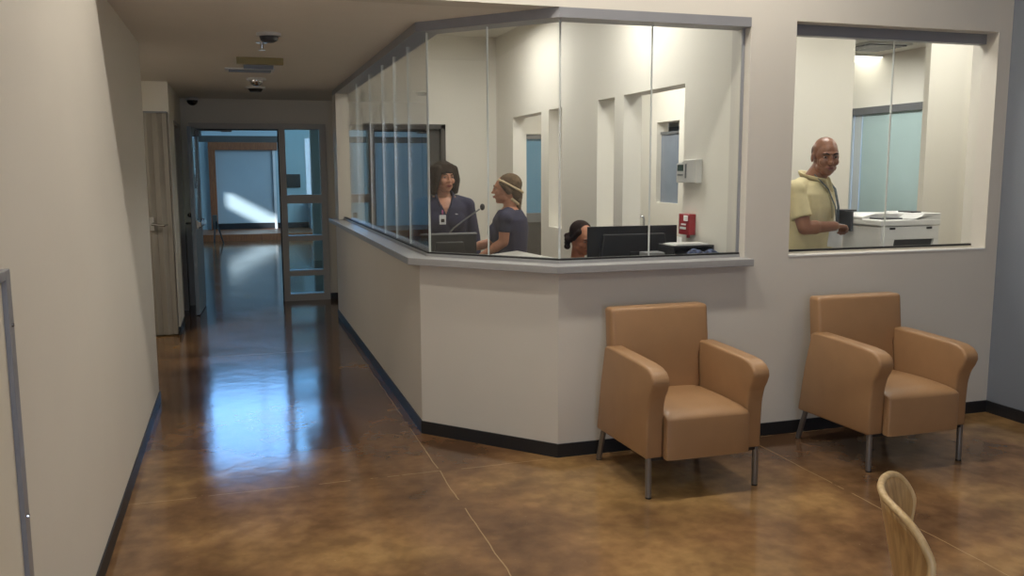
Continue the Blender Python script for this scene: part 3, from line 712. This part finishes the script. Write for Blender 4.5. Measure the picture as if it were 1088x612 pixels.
# dark tower behind
r = empty('computer_tower', (3.84, 5.52, 0)); tag(r, 'dark grey equipment stand behind the man\'s hand', 'equipment')
MB().box((0, -.05, .05), (.30, .25, 1.27), .01).build('body', 'dgrey', r); MB().box((-.02, -.09, 1.27), (.30, .22, 1.31), .005).build('top', 'black', r); MB().box((.02, -.06, 1.31), (.12, .05, 1.37), .005).build('knob_box', 'black', r)

# ------------------------------------------------------------------ people
def basis(yaw, pitch=0, roll=0):
    # local frame: face looks along -y; yaw turns it about z
    return Matrix.Rotation(yaw, 3, 'Z') @ Matrix.Rotation(roll, 3, 'Y') @ Matrix.Rotation(pitch, 3, 'X')
def yaw_of(dx, dy): return math.atan2(dx, -dy)
def head_geo(mb, hc, B, s=1, fem=False):
    """hc = eye-level centre of head; B orients"""
    P = lambda x, y, z: V(hc) + B @ V((x*s, y*s, z*s))
    E = lambda x, y, z, r, rr=None: mb.ell(P(x, y, z), tuple(q*s for q in r), B if rr is None else B @ rr)
    E(0, .018, .035, (.074, .094, .083)); E(0, -.028, .018, (.066, .062, .070))
    E(0, -.030, -.030, (.058, .058, .066)); E(0, -.040, -.070, (.046, .045, .045)); E(0, -.062, -.098, (.022, .020, .017))
    E(0, .03, -.035, (.060, .060, .06))
    # brow, nose, cheeks, mouth mound
    E(0, -.082, .022, (.048, .014, .011)); E(0, -.096, -.012, (.0085, .012, .026)); E(0, -.107, -.030, (.0125, .014, .0105))
    for k in (-1, 1):
        E(.010*k, -.098, -.033, (.009, .009, .007)); E(.037*k, -.066, -.028, (.024, .022, .024)); E(.046*k, -.02, -.068, (.016, .032, .022))
        E(.077*k, .012, -.008, (.009, .019, .031))
    E(0, -.083, -.062, (.026, .016, .014))
def face_parts(root, hc, B, s, lip, browm):
    P = lambda x, y, z: V(hc) + B @ V((x*s, y*s, z*s))
    for k in (-1, 1):
        e = MB().ell(P(.031*k, -.0785, .002), (.0125*s, .009*s, .0048*s), B, 12).build('eye', 'eye', root, 'all')
        MB().ell(P(.031*k, -.0862, .002), (.0062*s, .003*s, .0050*s), B, 10).build('iris', 'iris', e, 'all')
        MB().tube([P(.012*k, -.096, .018), P(.030*k, -.096, .026), P(.050*k, -.080, .020)], [.003*s, .0045*s, .002*s], 8).build('eyebrow', browm, root, 'all')
    MB().tube([P(-.024, -.091, -.064), P(-.010, -.100, -.061), P(0, -.101, -.062), P(.010, -.100, -.061), P(.024, -.091, -.064)], [.002, .0055, .0055, .0055, .002], 8).ell(P(0, -.0975, -.0685), (.017*s, .0055*s, .0055*s), B, 10).build('lips', lip, root, 'all')
def hand(mb, wr, d, palm, side, grip=.3, s=1):
    """wr wrist, d pointing dir, palm = palm normal dir, side=+1/-1 thumb side along d x palm"""
    d = V(d).normalized(); pn = V(palm); pn = (pn - d*pn.dot(d)).normalized(); x = d.cross(pn)*side
    wr = V(wr)
    for u in (-.027, -.009, .009, .027):
        mb.cap(wr+x*u*.6, wr+d*.085*s+x*u*s, .0125*s, .0105*s, 10)
    L = (.068, .078, .072, .056)
    for i, u in enumerate((.027, .009, -.009, -.027)):
        p = wr+d*.088*s+x*u*s; a = grip
        for j, f in enumerate((.45, .32, .23)):
            dd = (d*math.cos(a) + pn*math.sin(a)); q = p+dd*L[i]*f*s; mb.cap(p, q, (.0088-.0007*j)*s, (.0082-.0007*j)*s, 8); p = q; a += grip*1.3+.15
    p = wr+d*.025*s+x*.026*s; dd = (d*.6+x*.75+pn*.25).normalized(); q = p+dd*.042*s; mb.cap(p, q, .0125*s, .010*s, 8)
    dd = (d*.9+x*.3+pn*.35).normalized(); mb.cap(q, q+dd*.034*s, .0098*s, .008*s, 8)
def limb(mb, pts, rads):
    for (a, b), (ra, rb) in zip(zip(pts, pts[1:]), zip(rads, rads[1:])): mb.cap(a, b, ra, rb, 16)
def person(loc, yaw, h, skin, top, trous, label, headB, sex='f', arms=None, headoff=(0, 0, 0), seated=False, sleeve='short', build_=1.0, hips=None):
    r = empty('person', loc, yaw); tag(r, label, 'person'); s = h/1.70; w_ = s*build_
    Y = lambda x, y, z: V((x*s, y*s, z*s))
    sw = .185*build_ if sex == 'm' else .165*build_
    dz = -.46 if seated else 0
    hc = Y(headoff[0], -.02+headoff[1], 1.585+dz+headoff[2]) 
    nb = Y(0, .015, 1.43+dz)
    hs = s*1.0
    body = MB(); head_geo(body, hc, headB, hs)
    body.cap(nb-V((0, 0, .04*s)), hc+headB @ V((0, .028*s, -.06*s)), .058*w_, .053*w_ if sex == 'm' else .048*s)
    sh = {k: Y(sw*k, .01, (1.368 if sex == 'm' else 1.36)+dz) for k in (-1, 1)}
    hipx = .09
    def torso(mb, g, z_lo=.84):
        f = 1.0 if sex == 'm' else .93
        rings = [(.155*f if sex == 'm' else .175, .115, z_lo), (.165*f if sex == 'm' else .18, .12, .93), (.15*f, .112, 1.05), (.155*f, .118, 1.16), (.170*f, .125, 1.27), (.172*f, .115, 1.35), (.125*f, .085, 1.405), (.065, .062, 1.44)]
        pts = [Y(0, .01, z+dz) for _, _, z in rings]
        mb.tube(pts, [(a*w_+g, b*w_+g) for a, b, _ in rings], 28)
        for k in (-1, 1):
            mb.ell(sh[k], tuple((.052 if sex == 'm' else .046)*w_+g for _ in range(3))); mb.cap(Y(.055*k, .02, 1.405+dz), sh[k]+V((0, 0, .004)), .040*w_+g, .043*w_+g)
        if sex == 'f':
            for k in (-1, 1): mb.ell(Y(.072*k, -.085*1.0, 1.245+dz), (.068*w_+g, .055*w_+g, .066*w_+g))
    torso(body, -.004)
    if seated:
        legs = {k: [Y(hipx*k, .0, .46), Y(.11*k, -.42, .47), Y(.11*k, -.40, .07)] for k in (-1, 1)}
    else:
        legs = {k: [Y(hipx*k, .01, .90), Y(.098*k, -.005, .49), Y(.10*k, .03, .08)] for k in (-1, 1)}
    for k in (-1, 1):
        limb(body, legs[k], [.080*w_, .052*w_, .036*w_]); a = legs[k][2]; body.cap(a, a+V((0, -.12*s, -.035*s)), .036*s, .03*s)
    default = {k: (Y((sw+.055)*k, .03, 1.10+dz), Y((sw+.06)*k, -.03, .86+dz), (0, -.15, -1), (-k, 0, 0)) for k in (-1, 1)}
    arms = arms or {}
    A = {}
    for k in (-1, 1):
        el, wr, hd, pn = arms.get(k, default[k]); el, wr = V(el), V(wr); A[k] = (el, wr)
        limb(body, [sh[k], el, wr], [.047*w_, .037*w_, .026*w_]); body.cap(el, el+(wr-el)*.35, .036*w_, .038*w_)
        hand(body, wr, hd, pn, -k, .28 if sex == 'f' else .75, s)
    bo = body.build('body', skin, r); smooth_remesh(bo, .0055, 5, .45)
    # top
    t = MB(); torso(t, .012, z_lo=.84)
    for k in (-1, 1):
        el, wr = A[k]; d = (el-sh[k])
        if sleeve == 'long': limb(t, [sh[k], el, el+(wr-el)*.92], [.054*w_, .048*w_, .040*w_])
        else: 
            q_ = .93 if sex == 'm' else .84; e2 = sh[k]+d*(.74 if sex == 'm' else .58); t.tube([sh[k], sh[k]+d*.4, e2], [.060*w_*q_, .060*w_*q_, .060*w_*q_], 18)
    to = t.build('polo_shirt' if top == 'polo' else 'scrub_top', top, r); smooth_remesh(to, .008, 3, .5)
    # V neck / collar cut: open the neckline by removing cloth above a slanted plane
    bm = bmesh.new(); bm.from_mesh(to.data)
    dl = []
    for f in bm.faces:
        c = f.calc_center_median(); zz = c.z-(1.43+dz)*s; rad = math.hypot(c.x, c.y-.015)
        if zz > -.005*s and rad < .10*s: dl.append(f)
        elif c.y < -.02 and abs(c.x) < .062*s and c.z > (1.305+dz)*s+abs(c.x)*2.1 and sex == 'f': dl.append(f)
    bmesh.ops.delete(bm, geom=dl, context='FACES'); bm.to_mesh(to.data); bm.free()
    tr = MB()
    for k in (-1, 1):
        limb(tr, legs[k], [.098*w_, .072*w_, .062*w_])
    tr.tube([Y(0, .01, (.80 if not seated else .42)), Y(0, .01, (.93 if not seated else .55))], [(.165*w_, .125*w_), (.16*w_, .12*w_)], 24)
    q = tr.build('trousers', trous, r); smooth_remesh(q, .010, 3, .5)
    for k in (-1, 1):
        a = legs[k][2]; MB().tube([a+V((0, .05, -.035*s)), a+V((0, .0, -.03*s)), a+V((0, -.10, -.045*s)), a+V((0, -.17*s, -.05*s)), a+V((0, -.19*s, -.055*s))], [(.03, .035), (.042, .046), (.044, .035), (.040, .028), (.02, .018)], 14).build('shoe', 'shoe', r, 'all')
    return r, hc, s, Y
def hairbuild(r, mb, m, vox=.006, it=2): o = mb.build('hair', m, r); return smooth_remesh(o, vox, it, .4)

# woman with the badge
rz = yaw_of(-.12, -1); HB = basis(yaw_of(.22, -1)-rz, .02)
r, hc, s, Y = person((1.53, 6.62, 0), rz, 1.66, 'skin_a', 'navy', 'navy2', 'person with dark chin-length hair in navy scrubs, wearing a white badge', HB, 'f', build_=1.12,  sleeve='long')
face_parts(r, hc, HB, s, 'lip_a', 'hair_a')
P = lambda x, y, z: hc + HB @ V((x*s, y*s, z*s))
hb = MB().ell(P(0, .022, .040), (.094*s, .106*s, .092*s), HB)
for k in (-1, 1):
    for j in range(8):
        a = j/7; m_ = P(k*(.088-.006*a), -.050+.12*a, -.02)
        hb.cap(P(k*(.066), -.048+.11*a, .065), m_, .030*s, .027*s); hb.cap(m_, P(k*(.092-.022*a), -.030+.10*a, -.115+.012*math.sin(j*2)), .027*s, .016*s)
hb.ell(P(0, .075, -.05), (.075*s, .045*s, .085*s), HB)
for j in range(9):
    a = -1+j/4; hb.cap(P(a*.040, -.050, .090), P(a*.060, -.090+.03*a*a, .040-.014*a*a+.004*math.sin(j*2.3)), .019*s, .009*s)
hairbuild(r, hb, 'hair_a')
# collar jacket lapels, badge
for k in (-1, 1):
    MB().tube([Y(.055*k, .03, 1.47), Y(.068*k, -.05, 1.44), Y(.045*k, -.105, 1.37), Y(.01*k, -.135, 1.27)], [(.010, .022), (.010, .026), (.008, .022), (.006, .010)], 10).build('collar', 'navy', r, 'all')
o = MB().tube([Y(-.03, -.150, 1.335), Y(-.03, -.156, 1.30)], .007, 8).build('badge_clip', 'pink', r, 'all')
bd = MB().box(Y(-.032, 0, 0)+V((-.024, -.176*s, 1.225*s)), Y(-.032, 0, 0)+V((.026, -.172*s, 1.298*s)), .003).build('badge', 'white', r)
MB().box(Y(-.032, 0, 0)+V((-.012, -.179*s, 1.242*s)), Y(-.032, 0, 0)+V((.014, -.176*s, 1.268*s)), .002).build('badge_print', 'khaki', bd)
MB().box(Y(.07, 0, 0)+V((0, -.151*s, 1.30*s)), Y(.07, 0, 0)+V((.02, -.149*s, 1.305*s))).build('pen_clip', 'white', r)

# woman seen from behind with a braided band
rz = yaw_of(-.86, .5); R3 = Matrix.Rotation(-rz, 3, 'Z')
def loc_(p, o_): return R3 @ (V(p)-V(o_))
ob_ = (1.90, 6.13, 0)
arms = {1: (loc_((1.815, 5.98, 1.09), ob_), loc_((1.66, 6.02, .99), ob_), R3 @ V((-1, .3, -.5)), V((0, 0, -1))),
        -1: (loc_((1.84, 6.42, 1.05), ob_), loc_((1.62, 6.42, 1.0), ob_), R3 @ V((-1, -.1, -.1)), V((0, 0, -1)))}
HB = basis(yaw_of(-.90, .38)-rz, -.02)
r, hc, s, Y = person(ob_, rz, 1.57, 'skin_b', 'navy', 'navy2', 'person in navy scrubs turned away, light brown braided hair with pale band', HB, 'f', arms=arms, build_=1.06)
face_parts(r, hc, HB, s, 'lip_a', 'hair_b')
P = lambda x, y, z: hc + HB @ V((x*s, y*s, z*s))
hb = MB().ell(P(0, .030, .040), (.086*s, .098*s, .086*s), HB).ell(P(0, .075, -.02), (.066*s, .048*s, .07*s), HB)
for k in (-1, 1): hb.cap(P(k*.07, -.03, .05), P(k*.075, .03, -.02), .022, .022)
for j in range(6): hb.ell(P(.018*(-1)**j*.5, .112-.002*j, -.045-.022*j), (.024*s, .022*s, .018*s), HB, 12)
hairbuild(r, hb, 'hair_b')
pts = [P(-.080, -.055, .075), P(-.088, .0, .050), P(-.080, .06, .020), P(-.045, .115, -.01), P(0, .132, -.025), P(.045, .115, -.01), P(.080, .06, .020), P(.088, 0, .05), P(.080, -.055, .075)]
MB().tube(pts, .0085, 8).build('hair_band', 'pale_band', r, 'all')
MB().tube([P(-.062, .05, -.075), P(-.03, .10, -.115), P(.03, .10, -.115), P(.062, .05, -.075)], .010, 8).build('neckline', 'pale_band', r, 'all')

# seated person behind the wide monitor
rz = yaw_of(.05, -1); HB = basis(yaw_of(.25, -1)-rz, .30)
arms = {k: (V((.235*k, -.06, .93)), V((.15*k, -.30, .80)), V((-.2*k, -1, 0)), V((0, 0, -1))) for k in (-1, 1)}
r, hc, s, Y = person((2.375, 5.95, 0), rz, 1.64, 'skin_b', 'navy', 'navy2', 'person seated behind the wide monitor, dark hair tied in a side bun', HB, 'f', arms=arms, seated=True, headoff=(0, -.05, .025))
face_parts(r, hc, HB, s, 'lip_a', 'hair_c')
P = lambda x, y, z: hc + HB @ V((x*s, y*s, z*s))
hb = MB().ell(P(0, .036, .044), (.084*s, .092*s, .084*s), HB)
for k in (-1, 1): hb.cap(P(k*.062, -.03, .06), P(k*.078, .02, -.02), .02, .018)
for j in range(5): hb.ell(P(-.085-.012*math.sin(j*1.7), .06+.016*math.cos(j*2.3), -.005-.018*j), (.026*s, .026*s, .024*s), HB, 12)
hairbuild(r, hb, 'hair_c')
# office chair
oc = empty('office_chair', (2.375, 5.97, 0)); tag(oc, 'black office chair under the seated person behind the monitor', 'chair')
MB().box((-.24, -.24, .33), (.24, .22, .375), .02).build('seat', 'black', oc); MB().box((-.22, .24, .42), (.22, .29, .88), .02).build('backrest', 'black', oc)
MB().box((-.03, .18, .34), (.03, .27, .50), .004).build('back_bracket', 'dgrey', oc)
MB().tube([(0, 0, .08), (0, 0, .34)], .025, 12).build('post', 'dgrey', oc, True)
for k in range(5):
    a = k*2*PI/5; lg = MB().tube([(0, 0, .09), (.26*math.cos(a), .26*math.sin(a), .06)], [.022, .014], 8).build('leg', 'dgrey', oc, True)
    MB().ell((.26*math.cos(a), .26*math.sin(a), .028), (.028, .028, .028), seg=12).build('caster', 'black', lg, True)

# man in the polo shirt
om = (3.655, 5.0, 0); rz = yaw_of(.48, -.85); R3 = Matrix.Rotation(-rz, 3, 'Z')
arms = {-1: (loc_((3.475, 4.80, 1.225), om), loc_((3.675, 4.765, 1.235), om), R3 @ V((.92, .38, -.05)), V((0, 0, -1))),
        1: (loc_((3.86, 5.14, 1.12), om), loc_((3.80, 4.98, .98), om), R3 @ V((.2, -.3, -1)), V((0, 0, -1)))}
HB = basis(yaw_of(-.30, -1)-rz, .10, 0)
r, hc, s, Y = person(om, rz, 1.81, 'skin_d', 'polo', 'khaki', 'person with shaved head in a pale yellow polo shirt beside the printer', HB, 'm', arms=arms, build_=1.14, headoff=(.015, -.06, -.005))
face_parts(r, hc, HB, s, 'lip_d', 'hair_c')
P = lambda x, y, z: hc + HB @ V((x*s, y*s, z*s))
hb = MB().ell(P(0, .034, .028), (.0755*s, .081*s, .074*s), HB)
hairbuild(r, hb, 'hair_d', .006, 2)
cp = []
for i in range(25):
    a_ = -PI*.5+math.radians(14)+(2*PI-math.radians(28))*i/24
    cp.append(Y(.078*math.cos(a_), -.004+.070*math.sin(a_)-.022*max(0, -math.sin(a_)), 1.452+.022*math.sin(a_)))
cp = [Y(.03, -.128, 1.36)]+cp+[Y(-.03, -.128, 1.36)]
MB().tube(cp, [(.006, .010)]+[(.007, .026)]*25+[(.006, .010)], 10).build('collar', 'polo', r, 'all')
MB().tube([Y(0, -.132, 1.36), Y(0, -.148, 1.25), Y(0, -.146, 1.20)], [(.016, .004)]*3, 8).build('placket', 'polo', r, 'all')
for k in (-1, 1): MB().tube([Y(.066*k, -.05, 1.47), Y(.048*k, -.135, 1.38), Y(.022*k, -.172, 1.27), Y(.004*k, -.178, 1.14)], [(.013, .004)]*4, 8).build('lanyard', 'lanyard', r, 'all')
